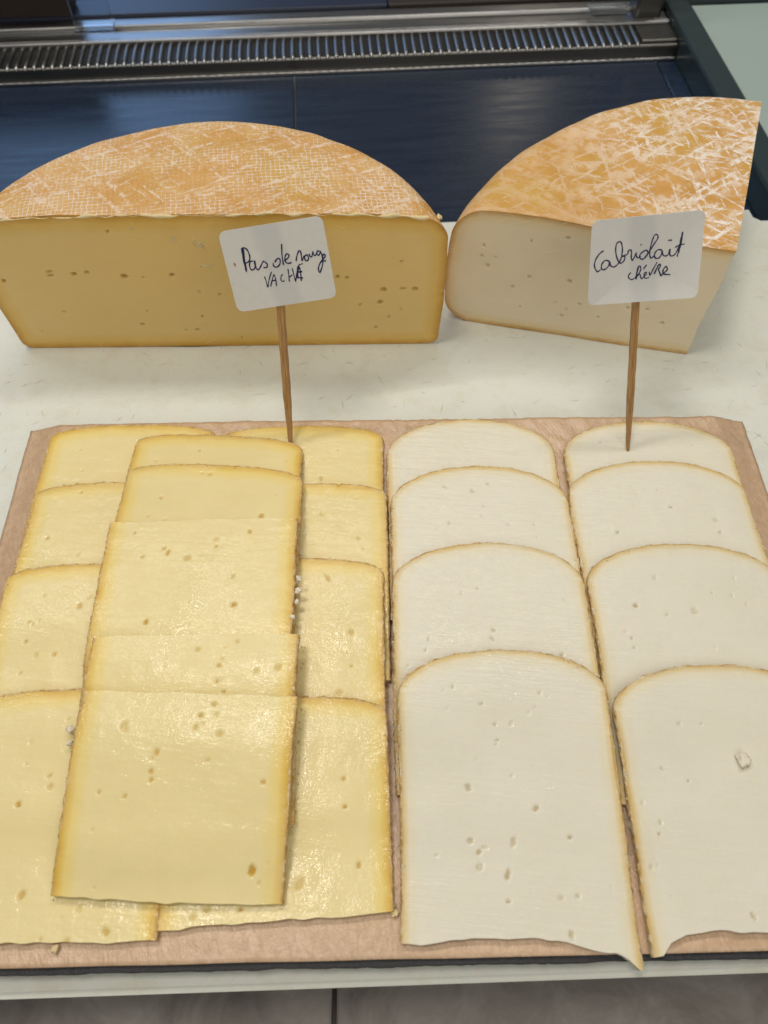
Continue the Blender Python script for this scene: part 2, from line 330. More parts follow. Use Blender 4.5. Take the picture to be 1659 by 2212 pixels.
# clear price-rail clips on the ledge and a dark box at the back
for nm, lx in (('leaning against the left part of the ledge', at_z(210, 60, DZ + .02)), ('standing at the right end of the ledge', at_z(1310, 25, DZ + .02))):
    e = empty('price_clip', (lx[0], lx[1] - .004, DZ + .0225), CA); tag(e, 'small clear plastic price clip ' + nm, 'price clip')
    box('foot', -.016, .016, -.010, .010, 0, .0016, M['clear'], e, .0005, 1); box('face', -.016, .016, -.0022, .0, .0018, .022, M['clear'], e, .0006, 1)
lb = at_z(40, 10, DZ + .028)
e = empty('dark_box', (lb[0] - .02, lb[1] + .002, DZ + .0212), CA); tag(e, 'dark brown box at the far left behind the steel ledge', 'box')
box('carton', -.09, .065, -.012, .012, 0, .055, M['brown'], e, .002); box('carton_lid', -.092, .067, -.0135, .0135, .0552, .062, M['brown'], e, .002)
# pale counter beyond the side rail
sc_ = empty('side_counter', (CO.x, CO.y, DZ), CA); tag(sc_, 'pale green white counter top at the upper right beyond the dark rail', 'counter')
box('counter_top', .2832, .75, -.40, .066, -.004, .012, M['side_top'], sc_, .002); box('back_curb', .2832, .75, .067, .090, -.004, .030, M['rail'], sc_, .002)
# ------------------------------------------------------------------ tray with kraft paper
tray = empty('slate_tray', (0, .12, BZ)); tag(tray, 'thin black slate tray with its front edge showing below the brown paper', 'tray')
bm = bmesh.new(); nseg = 160; top = []; rngx = np.linspace(-.160, .176, nseg)
fy = -.0012 + .0003 * vnoise(rngx * 60, rngx * 0, 3) + .00018 * vnoise(rngx * 400, rngx * 0, 4) + .004 * rngx
ring = [(x, y - .12) for x, y in zip(rngx, fy)] + [(.176, .236 - .12), (-.160, .236 - .12)]
for z in (.0, .0035, .0098, .0112):
    k = {.0: -.0006, .0035: .0, .0098: .0, .0112: -.0004}[z]
    top.append([bm.verts.new((x, y - k if i < nseg else y, z)) for i, (x, y) in enumerate(ring)])
for a, b in zip(top[:-1], top[1:]):
    for i in range(len(a)): j = (i + 1) % len(a); bm.faces.new((a[i], a[j], b[j], b[i]))
bm.faces.new(top[-1]); bm.faces.new(top[0][::-1]); bm_obj('slate', bm, M['slate'], tray, False)
# paper: one sheet lying on the slate, sagging over its left and right ends
nx, ny = 220, 150
X, T = np.meshgrid(np.linspace(0, 1, nx), np.linspace(0, 1, ny), indexing='ij')
x0 = -.1845 + .0005 * vnoise(T * 4, T * 0, 1); x1 = .1965 + .0006 * vnoise(T * 4, T * 0, 2) 
PX = x0 + X * (x1 - x0)
yb_ = .2455 + .0005 * vnoise(PX * 24, PX * 0, 5); yf_ = .0012 + .0002 * vnoise(PX * 40, PX * 0, 6) + .004 * PX
PY = yf_ + T * (yb_ - yf_)
PZ = .0 + .0005 * fbm(PX * 70, PY * 50, 8) + .0009 * np.abs(vnoise(PX * 230 + PY * 120, PY * 70, 9)) * np.clip((PY - .2) / .03, 0, 1)
def sm(a): a = np.clip(a, 0, 1); return a * a * (3 - 2 * a)
PZ -= .0050 * sm((-.163 - PX) / .022) + .0050 * sm((PX - .178) / .019)
PZ += .0008
V = np.stack([PX, PY, PZ], -1).reshape(-1, 3); idx = np.arange(nx * ny).reshape(nx, ny)
F = np.stack([idx[:-1, :-1], idx[1:, :-1], idx[1:, 1:], idx[:-1, 1:]], -1).reshape(-1, 4).tolist()
pap = mesh_obj('kraft_paper', V, F, M['paper']); sol = pap.modifiers.new('thickness', 'SOLIDIFY'); sol.thickness = .0002
tag(pap, 'brown kraft paper sheet spread on the tray under the cheese slices', 'paper')
# ------------------------------------------------------------------ cheese slices, draped one upon another on a height map
GX0, GY0, GS = -.20, -.03, .001; HM = np.full((410, 300), .0014)
gx = GX0 + np.arange(410) * GS; gy = GY0 + np.arange(300) * GS; GXX, GYY = np.meshgrid(gx, gy, indexing='ij')
def samp(A, x, y):
    i = np.clip((x - GX0) / GS, 0, A.shape[0] - 1.001); j = np.clip((y - GY0) / GS, 0, A.shape[1] - 1.001); a = i.astype(int); b = j.astype(int); f = i - a; g = j - b
    return (A[a, b] * (1 - f) + A[a + 1, b] * f) * (1 - g) + (A[a, b + 1] * (1 - f) + A[a + 1, b + 1] * f) * g
def shift_op(A, r, ax, op):
    P = np.pad(A, [(r, r) if k == ax else (0, 0) for k in (0, 1)], mode='edge'); n = A.shape[ax]
    L = [np.take(P, range(k, k + n), axis=ax) for k in range(2 * r + 1)]
    return np.max(L, axis=0) if op == 'max' else np.mean(L, axis=0)
def drape(h, r):
    for ax in (0, 1): h = shift_op(h, 2 * r, ax, 'max')
    for _ in range(2):
        for ax in (0, 1): h = shift_op(h, r, ax, 'mean')
    return h
TH = .0030; SLICES = []
def cheese_slice(kind, xf, yf, xb, yb, w, arch, q, label, group, back=True, front=None, holes=(), seed=0, lift=None, taper=0., slope=0.):
    L = math.hypot(xb - xf, yb - yf); ev = np.array([xb - xf, yb - yf]) / L; eu = np.array([ev[1], -ev[0]])
    nu = int(w / .0007); nv = int(L / .0007)
    s = np.linspace(-1, 1, nu); u = w / 2 * (.72 * s + .28 * np.sin(s * math.pi / 2)); a = np.abs(u) / (w / 2)
    vt = L - arch * (1 - np.clip(1 - a ** q, 0, 1) ** (1 / q)) + .00022 * vnoise(u * 260, u * 0, seed + 50) if arch > 0 else L + .0004 * vnoise(u * 150, u * 0, seed + 50) + .0007 * vnoise(u * 35, u * 0, seed + 51)
    vt = vt - slope * u
    vf = .0004 * vnoise(u * 200, u * 0, seed + 60) + .0006 * vnoise(u * 40, u * 0, seed + 61)
    if front: vf = vf + np.interp(u / w, [p[0] for p in front], [p[1] for p in front])
    t = np.linspace(0, 1, nv); U = np.repeat(u[:, None], nv, 1); Vv = vf[:, None] + t[None, :] * (vt - vf)[:, None]
    U = U * (1 + taper * (Vv / L - .5)) + .0004 * vnoise(Vv * 40, Vv * 0, seed + 70)
    WX = xf + U * eu[0] + Vv * ev[0]; WY = yf + U * eu[1] + Vv * ev[1]
    hs = samp(HM, WX, WY); zb = drape(hs, 10) + .00012
    if lift is not None: zb = zb + lift(U / w, Vv / L)
    zt = zb + TH + .00022 * fbm(U * 60, Vv * 60, seed + 80) + .00025 * vnoise(U * 22, Vv * 22, seed + 81)
    # distance to the rind, in mm
    path = [(U[0, j], Vv[0, j]) for j in range(0, nv, 2)] + ([(U[i, -1], Vv[i, -1]) for i in range(0, nu, 2)] if back else []) + [(U[-1, j], Vv[-1, j]) for j in range(nv - 1, -1, -2)]
    P = np.array(path); rd = np.full(U.size, 1e9); uu = U.ravel(); vv = Vv.ravel()
    for k in range(0, len(P), 40):
        d = (uu[:, None] - P[None, k:k + 40, 0]) ** 2 + (vv[:, None] - P[None, k:k + 40, 1]) ** 2; rd = np.minimum(rd, d.min(1))
    rd = (np.sqrt(rd) * 1000).reshape(U.shape)
    hole = np.zeros_like(U); ZT0 = zt.copy()
    def put_hole(hu, hv, r, asp, ang, dep, dark):
        du = U - hu; dv = Vv - hv; c, s_ = math.cos(ang), math.sin(ang); p = (c * du + s_ * dv) / (r * asp); q_ = (-s_ * du + c * dv) / r
        d = np.sqrt(p * p + q_ * q_) * (1 + .3 * vnoise(U * 900 + 3 * hu, Vv * 900, seed + 5)); k = np.clip((1.18 - d) / .42, 0, 1)
        return k * k * (3 - 2 * k) * dep, k * dark
    for hsz in holes:
        px, py = hsz[0], hsz[1]; r = (hsz[2] if len(hsz) > 2 else 1.0) * .00066; asp = hsz[3] if len(hsz) > 3 else random.uniform(.75, 1.5); dark = hsz[4] if len(hsz) > 4 else random.uniform(.55, 1.)
        z = .012
        for _ in range(4):
            p = at_z(px, py, z); dx, dy = p[0] - xf, p[1] - yf; hu = dx * eu[0] + dy * eu[1]; hv = dx * ev[0] + dy * ev[1]
            k = int(np.argmin((U - hu) ** 2 + (Vv - hv) ** 2)); z = ZT0.ravel()[k]
        a_, b_ = put_hole(hu, hv, r, asp, random.uniform(.9, 2.2), .0008, dark); zt = zt - a_; hole = np.maximum(hole, b_)
    for _ in range(5):        # faint shallow pits
        a_, b_ = put_hole(random.uniform(-.45, .45) * w, random.uniform(.05, .93) * L, random.uniform(.0003, .0007), random.uniform(.7, 1.8), random.uniform(0, 3), .0004, random.uniform(.1, .4)); zt = zt - a_; hole = np.maximum(hole, b_)
    top = np.stack([U, Vv, zt], -1).reshape(-1, 3); idx = np.arange(nu * nv).reshape(nu, nv)
    F = np.stack([idx[:-1, :-1], idx[1:, :-1], idx[1:, 1:], idx[:-1, 1:]], -1).reshape(-1, 4).tolist()
    bnd = list(idx[:, 0]) + list(idx[-1, 1:]) + list(idx[-2::-1, -1]) + list(idx[0, -2:0:-1]); nb = len(bnd)
    base = len(top); low = top[bnd].copy(); low[:, 2] = zb.ravel()[bnd]; mid = top[bnd].copy(); mid[:, 2] = (zb.ravel()[bnd] + zt.ravel()[bnd]) / 2
    rim = top[bnd].copy()
    VV = np.concatenate([top, rim, mid, low]); rda = np.concatenate([rd.ravel()] + [rd.ravel()[bnd]] * 3); ha = np.concatenate([hole.ravel(), np.zeros(nb * 3)])
    for k in range(nb):
        k2 = (k + 1) % nb
        for lv in (0, 1): F.append((base + lv * nb + k2, base + lv * nb + k, base + (lv + 1) * nb + k, base + (lv + 1) * nb + k2))
    # underside: strips from the left edge to the right edge
    us = list(range(0, nu - 1, 4)) + [nu - 1]; vs_ = list(range(0, nv - 1, 6)) + [nv - 1]; b0 = len(VV); sub = np.ix_(us, vs_)
    VV = np.concatenate([VV, np.stack([U[sub], Vv[sub], zb[sub]], -1).reshape(-1, 3)]); rda = np.concatenate([rda, np.full(len(us) * len(vs_), 20.)]); ha = np.concatenate([ha, np.zeros(len(us) * len(vs_))])
    q2 = b0 + np.arange(len(us) * len(vs_)).reshape(len(us), len(vs_)); F += np.stack([q2[:-1, :-1], q2[:-1, 1:], q2[1:, 1:], q2[1:, :-1]], -1).reshape(-1, 4).tolist()
    root = empty('cheese_slice', (xf, yf, 0), math.atan2(ev[1], ev[0]) - math.pi / 2); tag(root, label, 'cheese slice', group)
    mesh_obj('paste', VV, F, M[kind], root, {'rd': rda, 'hole': ha})
    # crumbly rind along the sides and the rounded end
    ids = list(idx[0, :]) + (list(idx[1:-1, -1]) if back else [None]) + list(idx[-1, ::-1])
    segs = [[]]
    for i in ids:
        if i is None: segs.append([])
        else: segs[-1].append(i)
    for sg in segs:
        RV = []; RF = []
        pts = top[sg]; zlo = zb.ravel()[sg]; tg = np.gradient(pts[:, :2], axis=0); tg /= np.linalg.norm(tg, axis=1)[:, None] + 1e-12; nrm = np.stack([-tg[:, 1], tg[:, 0]], 1)
        ctr = np.array([0, L / 2]); 
        if np.mean(np.sum(nrm * (pts[:, :2] - ctr), 1)) < 0: nrm = -nrm
        k = np.arange(len(sg)); b0 = len(RV); lev = [(-.0003, .00003), (.0001, .00006), (.0004, -.0003), (.0006, -.0011), (.0005, -.0020), (.0003, -.0028)]
        for li, (o_, dz) in enumerate(lev):
            amp = 0 if li == 0 else (.00012 if li == 1 else .00036)
            off = o_ + amp * (vnoise(k * .33, k * 0 + li * 1.7, seed + 90) + .7 * vnoise(k * .9, k * 0 + li * 2.3, seed + 91)); zz = np.maximum(pts[:, 2] + dz + (0 if li == 0 else .00022 * vnoise(k * .6, k * 0 + li, seed + 92)), zlo + .00005)
            for m_ in range(len(sg)): RV.append((pts[m_, 0] + nrm[m_, 0] * off[m_], pts[m_, 1] + nrm[m_, 1] * off[m_], zz[m_]))
        n_ = len(sg)
        for li in range(len(lev) - 1):
            for m_ in range(n_ - 1): RF.append((b0 + li * n_ + m_, b0 + li * n_ + m_ + 1, b0 + (li + 1) * n_ + m_ + 1, b0 + (li + 1) * n_ + m_))
        mesh_obj('rind', RV, RF, M['rind_y' if kind == 'yellow' else 'rind_w'], root)
    # tiny crumbs of rind broken off along the edge, too small to pick apart
    CV = []; CF = []; allp = np.concatenate([np.array(g_) for g_ in segs]).astype(int); cc = np.array([0, L / 2])
    for _ in range(60):
        i_ = int(random.choice(allp)); p = top[i_]; out = p[:2] - cc; out = out / (np.linalg.norm(out) + 1e-9); k = random.uniform(-.0006, .0016); r_ = random.uniform(.00016, .00046); cp = p[:2] + out * k + np.array([random.gauss(0, .0004), random.gauss(0, .0004)])
        wx_, wy_ = xf + cp[0] * eu[0] + cp[1] * ev[0], yf + cp[0] * eu[1] + cp[1] * ev[1]
        zc = p[2] + r_ * .5 if k < .0004 else float(samp(HM, np.array([wx_]), np.array([wy_]))[0]) + r_ * .7
        b_ = len(CV); CV += [(cp[0] + r_ * random.uniform(.7, 1.3) * a[0], cp[1] + r_ * random.uniform(.7, 1.5) * a[1], zc + r_ * random.uniform(.6, 1.1) * a[2]) for a in ((1, 0, 0), (0, 1, 0), (-1, 0, 0), (0, -1, 0), (0, 0, 1), (0, 0, -1))]
        CF += [(b_ + a, b_ + (a + 1) % 4, b_ + 4) for a in range(4)] + [(b_ + (a + 1) % 4, b_ + a, b_ + 5) for a in range(4)]
    tag(mesh_obj('rind_crumbs', CV, CF, M['crumb_y' if kind == 'yellow' else 'crumb_w'], root), kind='stuff')
    # write the slice into the height map
    du = (GXX - xf) * eu[0] + (GYY - yf) * eu[1]; dv = (GXX - xf) * ev[0] + (GYY - yf) * ev[1]
    fu = np.interp(du, u, np.arange(nu)); vtg = np.interp(du, u, vt); vfg = np.interp(du, u, vf); tt = (dv - vfg) / np.maximum(vtg - vfg, 1e-6)
    ins = (np.abs(du) < w / 2 - .0013) & (tt > 0) & (tt < 1)
    ii = np.clip(np.round(fu).astype(int), 0, nu - 1); jj = np.clip(np.round(tt * (nv - 1)).astype(int), 0, nv - 1)
    HM[ins] = np.maximum(HM, np.maximum(ZT0, zt)[ii, jj])[ins]
    SLICES.append((root, zt)); return root
def c5(L): return [(x * .5208, 777.6 + y * .5208, *r) for x, y, *r in L]
def c7(L): return [(x * .5208, 1209.6 + y * .5208, *r) for x, y, *r in L]
def c6(L): return [(794.9 + x * .5208, 777.6 + y * .5208, *r) for x, y, *r in L]
def c8(L): return [(794.9 + x * .5208, 1209.6 + y * .5208, *r) for x, y, *r in L]
def cbl(L): return [(x * .5, 1693 + y * .5, *r) for x, y, *r in L]
def cbr(L): return [(829.4 + x * .5, 1693 + y * .5, *r) for x, y, *r in L]
mm = .001; WY_ = .0845
G1 = 'yellow slices in the far left row'; G2 = 'yellow slices in the second row'; G3 = 'white slices in the third row'; G4 = 'white slices in the far right row'; G5 = 'yellow slices stacked on top'
Y = lambda *a, **k: cheese_slice('yellow', *a, **k)
Wt = lambda *a, **k: cheese_slice('white', *a, **k)
Y(-.126, .145, -.126, .2415, WY_, .0095, 2.5, 'rearmost yellow slice at the far left corner of the tray', G1, holes=c5([(335, 372, .6), (265, 430, .6), (340, 455, .7)]), seed=100)
Y(-.124, .105, -.124, .2035, WY_, .0085, 2.5, 'second yellow slice from the back in the far left row', G1, holes=c5([(335, 548, .8), (195, 738, 1.), (325, 805, .9), (110, 770, .6)]), seed=120)
Y(-.1245, .060, -.1245, .1570, WY_, .0085, 2.5, 'third yellow slice from the back in the far left row', G1, holes=c7([(118, 258, .7), (136, 266, .7), (148, 397, 1.4, 1., .4), (225, 393, 1.1), (105, 340, .9), (82, 470, .9), (330, 190, 1.5, 1., .6), (183, 148, .7)]), seed=140)
Y(-.1245, .0078, -.1245, .0985, WY_, .0085, 2.5, 'frontmost yellow slice at the left edge of the tray', G1, holes=c7([(205, 895, 1.1, .8), (208, 940, 1.3, 1.2, .5), (280, 660, .9), (105, 845, .7)]) + cbl([(78, 90, 1.4), (90, 483, 1.5, 1.6, .7), (340, 545, 1.3, 1.3, .4), (455, 640, 1.6, 1.3, .7), (215, 12, 1.2, 1., .5), (170, 675, .9), (282, 680, 1.3, 1., .5)]), seed=160)
Y(-.0395, .145, -.0395, .2395, WY_, .0100, 2.5, 'rearmost yellow slice with a sign skewer stuck in it', G2, holes=c5([(1332, 490, 1., 2.2), (1400, 372, .7), (1260, 370, .6), (1192, 322, 1.)]), seed=180)
Y(-.0385, .103, -.0385, .2015, WY_, .0090, 2.5, 'second yellow slice from the back next to the white slices', G2, holes=c5([(1337, 636, 1., 1., .4), (1487, 737, 1.2), (1507, 780, .6), (1405, 517, .9, 1., .4)]), seed=200)
Y(-.0405, .060, -.0405, .1580, WY_, .0090, 2.5, 'third yellow slice from the back next to the white slices', G2, holes=c7([(1360, 75, 1., 2.6, .6), (1455, 300, 1.3), (1440, 385, .7), (1457, 438, .6), (1408, 550, 1.9, 1., .35)]), seed=220)
Y(-.0390, .0138, -.0405, .0940, WY_ + .0005, .0090, 2.5, 'frontmost yellow slice next to the white slices', G2, front=[(-.5, -.0017), (.5, .0017)], holes=c7([(1425, 908, 1.2, .8, 1.)]) + cbl([(1293, 435, 1.7, 1.9, .45), (1550, 350, .9, 2.), (1490, 100, .8), (830, 580, 1.3, 1., .5), (1040, 545, .9), (893, 548, 1.1, 2., .3)]), seed=240)
Wt(.0475, .130, .0475, .2425, .0845, .0225, 2.0, 'rearmost white slice in the row beside the yellow slices', G3, holes=(), seed=300)
Wt(.0490, .100, .0490, .2105, .0850, .0220, 2.0, 'second white slice from the back beside the yellow slices', G3, holes=c6([(435, 543, 1.3, 1.2, .4), (498, 512, .7), (480, 603, .5), (335, 675, .7), (700, 735, .8, 1., .4)]), seed=320)
Wt(.0485, .056, .0485, .1648, .0850, .0215, 2.05, 'third white slice from the back beside the yellow slices', G3, holes=c8([(522, 292, .9, 1.3), (516, 325, .7, 2.4, .5), (455, 115, .5), (385, 140, .7, 1., .5), (805, 392, 1., 2.), (250, 330, .5, 2.), (238, 372, .5, 2.2)]), seed=340)
Wt(.0490, .0045, .0500, .1115, .0845, .0185, 2.1, 'frontmost white slice beside the yellow slices with a ragged front edge', G3, front=[(-.5, .0005), (-.42, .0003), (-.3, .0012), (-.2, .0026), (-.1, .0030), (.1, .0028), (.2, .0014), (.3, -.0012), (.4, -.0022), (.45, -.0040), (.49, -.0072), (.5, -.0068)],
   holes=c8([(350, 527, .8, 1.6, .6), (470, 596, .9), (712, 550, .8, 1.8), (525, 680, 1.2), (592, 676, 1., 1.6, .5), (535, 746, .9), (533, 765, .7), (690, 612, .6), (668, 632, .8, 1., .3), (415, 942, 1.3, 1.4), (595, 893, .9, 1., .5)]) + cbr([(363, 15, .9, 1.5), (657, 105, 1.3, 1.3), (372, 245, 1.4), (432, 275, 1.5, 1., .4), (408, 297, 1.3), (413, 358, 1.7, 1., .5), (558, 250, 1.2, 1.9, .6), (535, 390, 1.2, 2.4), (805, 233, 1.1), (762, 490, 1.3, 1., .4), (838, 482, 1.2, 1.3, .5), (538, 510, 1.1), (810, 652, 1., 2.2), (230, 308, 1., 1., .3)]), seed=360)
Wt(.1380, .128, .1380, .2398, .0850, .0205, 2.0, 'rearmost white slice with a sign skewer stuck in it', G4, holes=c6([(965, 340, .8, 1., .4)]), seed=400)
Wt(.1360, .102, .1360, .2120, .0860, .0205, 2.05, 'second white slice from the back in the far right row', G4, holes=c6([(1258, 610, .8, 1., 1.), (1035, 714, .8, 1., .8), (1460, 714, .8), (1445, 662, 1.5, 1., .35), (1270, 665, .6)]), seed=420)
Wt(.1365, .052, .1365, .1630, .0860, .0200, 2.05, 'third white slice from the back in the far right row', G4, holes=c8([(1190, 72, 1.2, 1., .4), (1110, 188, 1.2), (1240, 225, .8), (1358, 210, 2.2, 1., .35), (1330, 192, .5), (1095, 325, .9, 1.4), (1105, 362, .8, 1., .5), (1230, 175, .6), (1425, 135, .6), (1570, 182, 1., 1., .4), (1510, 145, .8, 1., .4)]), seed=440)
Wt(.1385, .0045, .1375, .1040, .0855, .0190, 2.1, 'frontmost white slice in the right corner with a curled torn front edge', G4, front=[(-.5, -.004), (-.46, -.0035), (-.42, .0), (-.35, .0025), (-.2, .0035), (0, .0025), (.5, .001)],
   holes=c8([(1290, 680, .8, 2., .5), (1380, 680, .6), (1220, 865, .7), (1330, 915, .6), (1070, 850, .8)]) + cbr([(1195, 165, .8, 1.8, .5), (1190, 215, .7), (1158, 360, 1.2, 1., .4), (1597, 572, .9, 2.4), (1118, 80, 1.2, 1., .4)]), seed=460)
Y(-.0800, .141, -.0800, .2315, .0840, .0085, 2.6, 'lowest and rearmost slice of the yellow stack lying over two rows', G5, holes=c5([(645, 417, .9, 1.3, .6), (827, 375, .7), (1188, 418, .6)]), seed=500, slope=.07)
Y(-.0790, .116, -.0785, .2085, .0845, .0085, 2.6, 'second slice from the back of the yellow stack with a rounded rind end', G5, holes=c5([(665, 570, 1.1, 1.4, .6), (615, 647, .8), (683, 660, .9, 1., .5), (1083, 645, 1.5, 1.3, .8), (870, 473, 1., 1., .6), (840, 468, .7), (1145, 555, .8, 1., .4)]), seed=520, slope=.06)
Y(-.0790, .082, -.0795, .1735, .0845, 0, 2., 'middle slice of the yellow stack with straight end and bright sheen', G5, back=False, holes=c7([(604, 257, 1.5, 1.2, 1.), (970, 186, 1.5, 1., 1.)]) + c5([(680, 780, 1.2, 1., .6), (695, 800, 1.1, 2., 1.), (775, 822, 1.8, 1., .5), (895, 772, 1., 1., 1.), (590, 815, .9), (558, 715, .8, 1.6, .9), (1035, 710, 1.1, 1.3, .9), (965, 895, .9, 2., .6), (895, 742, 1., 1., .4)]), seed=540)
Y(-.0760, .045, -.0760, .1170, .0840, 0, 2., 'fourth slice from the back of the yellow stack, narrow strip visible', G5, back=False, holes=c7([(908, 438, .9, 1., .9), (900, 502, 1., 1., .9), (914, 502, .6, 1., 1.), (928, 546, .9, 1., 1.), (822, 370, 1.3, 1.2, .5), (1153, 445, 1.2, 2., .4), (985, 337, 1., 1.2, .6)]), seed=560)
Y(-.0785, .0205, -.0748, .0920, .0835, 0, 2., 'topmost and frontmost yellow slice of the stack', G5, back=False, holes=c7([(887, 597, 1.2, 1., .7), (832, 644, .9, 1., .9), (897, 640, 1., 1., .4), (811, 695, 1., 1.8, .7), (840, 680, .7, 1., .5), (910, 722, 1.6, 1., .5), (648, 795, 1.4, 1.4, .8), (632, 825, .8, 1.6, .6), (625, 878, 1.3, 1., .9), (625, 912, 1.2, 1.2, .9), (858, 829, 1.1, 1., .4), (1090, 920, 1.1, 1.2, .7), (410, 962, 1.1, 1., .9), (515, 690, 1.7, 1.7, .4)]) + cbl([(537, 55, 1.1, 1., .7), (1087, 378, 1.9, 1.4, 1.), (1117, 430, 1.1, 1., .4), (403, 450, .7, 1., .6)]), seed=580)
# ------------------------------------------------------------------ the two big cheeses
def cheese_body(name, label, loc, R_of, d, a0, a1, h, rb, rt, bulge, mats, dome, faces, seed):
    """rim profile swept round the axis; d = distance of a straight cut in front of the axis (0 for a wedge)"""
    root = empty(name, loc); tag(root, label, 'cheese')
    prof = []                                           # (inset from the rim radius, z) bottom -> top
    for k in range(9): t = k / 8 * math.pi / 2; prof.append((rb * (1 - math.sin(t)), rb * (1 - math.cos(t))))
    for k in range(1, 12): prof.append((0, rb + (h - rb - rt) * k / 12))
    for k in range(13): t = k / 12 * math.pi / 2; prof.append((rt * (1 - math.cos(t)), h - rt + rt * math.sin(t)))
    def bul(z): return bulge * math.sin(math.pi * min(max(z / h, 0), 1)) 
    def deform(x, y, z):
        r = np.hypot(x, y); Rm = R_of(0) if callable(R_of) else R_of
        zz = z * (1 + dome(x, y) / h)
        n = .0009 * fbm(x * 28, y * 28 + z * 33, seed); return x + .0006 * vnoise(z * 90, x * 60, seed + 3), y + n * (y > (d + 1e-5)), zz + n * (z / h)
    na = 330; rows = []
    full = [(0, 0, k / 14) for k in range(14)] + [(i_, z, 1) for i_, z in prof] + [(rt, h, 1 - k / 60) for k in range(1, 61)]
    RVs = []
    for i_, z, fr in full:
        th = np.linspace(0, 1, na)
        if d:
            rr = (R_of - i_ + bul(z)); rr = d + (rr - d) * fr if fr < 1 else rr; rr = max(rr, d + 1e-5); al = math.asin(d / rr); ang = al + th * (math.pi - 2 * al); rad = np.full(na, rr)
        else:
            ang = a0 + th * (a1 - a0); rad = (np.array([R_of(a_) for a_ in ang]) - i_ + bul(z)) * fr
        if i_ == 0 and z == 0 and fr < 1: pass
        x, y, zz = deform(rad * np.cos(ang), rad * np.sin(ang), np.full(na, z)); RVs.append(np.stack([x, y, zz], 1))
    A = np.stack(RVs); nr = len(A); idx = np.arange(nr * na).reshape(nr, na)
    F = np.stack([idx[:-1, :-1], idx[:-1, 1:], idx[1:, 1:], idx[1:, :-1]], -1).reshape(-1, 4).tolist()
    rind = mesh_obj('rind', A.reshape(-1, 3), F, mats[0], root)
    def xrim(z, Rm):                                    # rim radius at height z
        if z < rb: i_ = rb - math.sqrt(max(rb * rb - (rb - z) ** 2, 0))
        elif z > h - rt: i_ = rt - math.sqrt(max(rt * rt - (z - h + rt) ** 2, 0))
        else: i_ = 0
        return Rm - i_ + bul(z)
    for (ang, holes, pick) in faces:
        nz = int(h / .00065); zs = h * (.5 - .5 * np.cos(np.linspace(0, math.pi, nz))) * .5 + np.linspace(0, h, nz) * .5
        if d: hw = np.array([math.sqrt(max(xrim(z, R_of) ** 2 - d * d, 1e-8)) for z in zs]); lo = -hw
        else: hw = np.array([xrim(z, R_of(ang)) for z in zs]); lo = np.zeros(nz)
        ns = int((hw.max() - lo.min()) / .0007); s = np.linspace(0, 1, ns); SX = lo[:, None] + s[None] * (hw - lo)[:, None]; Z = np.repeat(zs[:, None], ns, 1)
        pr = np.array([(hw[k], zs[k]) for k in range(nz)] + ([(lo[k], zs[k]) for k in range(nz)] if d else []) + [(a_, 0) for a_ in np.linspace(lo[0], hw[0], 160)] + [(a_, h) for a_ in np.linspace(lo[-1], hw[-1], 160)])
        rd = np.full(SX.size, 1e9)
        for k in range(0, len(pr), 40): rd = np.minimum(rd, ((SX.ravel()[:, None] - pr[None, k:k + 40, 0]) ** 2 + (Z.ravel()[:, None] - pr[None, k:k + 40, 1]) ** 2).min(1))
        rd = np.sqrt(rd) * 1000; rd = rd.reshape(SX.shape); hole = np.zeros_like(SX); dep = np.zeros_like(SX)
        for hx, hz, r, asp, dk in holes:
            q = np.sqrt(((SX - hx) / (r * asp)) ** 2 + ((Z - hz) / r) ** 2) * (1 + .35 * vnoise(SX * 700, Z * 700, seed + 9)); k = np.clip((1.2 - q) / .45, 0, 1); hole = np.maximum(hole, k * dk); dep = np.maximum(dep, k * .0012)
        dep += .00025 * fbm(SX * 30, Z * 30, seed + 31) * np.clip(rd / 4, 0, 1)
        if d: X, Y2, nrm = SX, np.full_like(SX, d), (0, 1)
        else: X, Y2, nrm = SX * math.cos(ang), SX * math.sin(ang), pick
        x, y, z = deform(X, Y2, Z); x = x + nrm[0] * (dep + .00005); y = y + nrm[1] * (dep + .00005)
        V = np.stack([x, y, z], -1).reshape(-1, 3); ii = np.arange(nz * ns).reshape(nz, ns)
        F = np.stack([ii[:-1, :-1], ii[:-1, 1:], ii[1:, 1:], ii[1:, :-1]], -1).reshape(-1, 4).tolist()
        mesh_obj('paste', V, F, mats[1], root, {'rd': rd.ravel(), 'hole': hole.ravel()})
    return root
HW = Vector((-.0850, .2785, BZ + .0002)); HD = .0344; HR = .1262; HH = .0885
def wface(L):
    out = []
    for x, y, r, a, k in L:
        p = at_lean(x * .583, 432 + y * .583, HW.y + HD, 0, 0); out.append((p.x - HW.x, p.z - HW.z, r * .00072, a, k * .85))
    return out
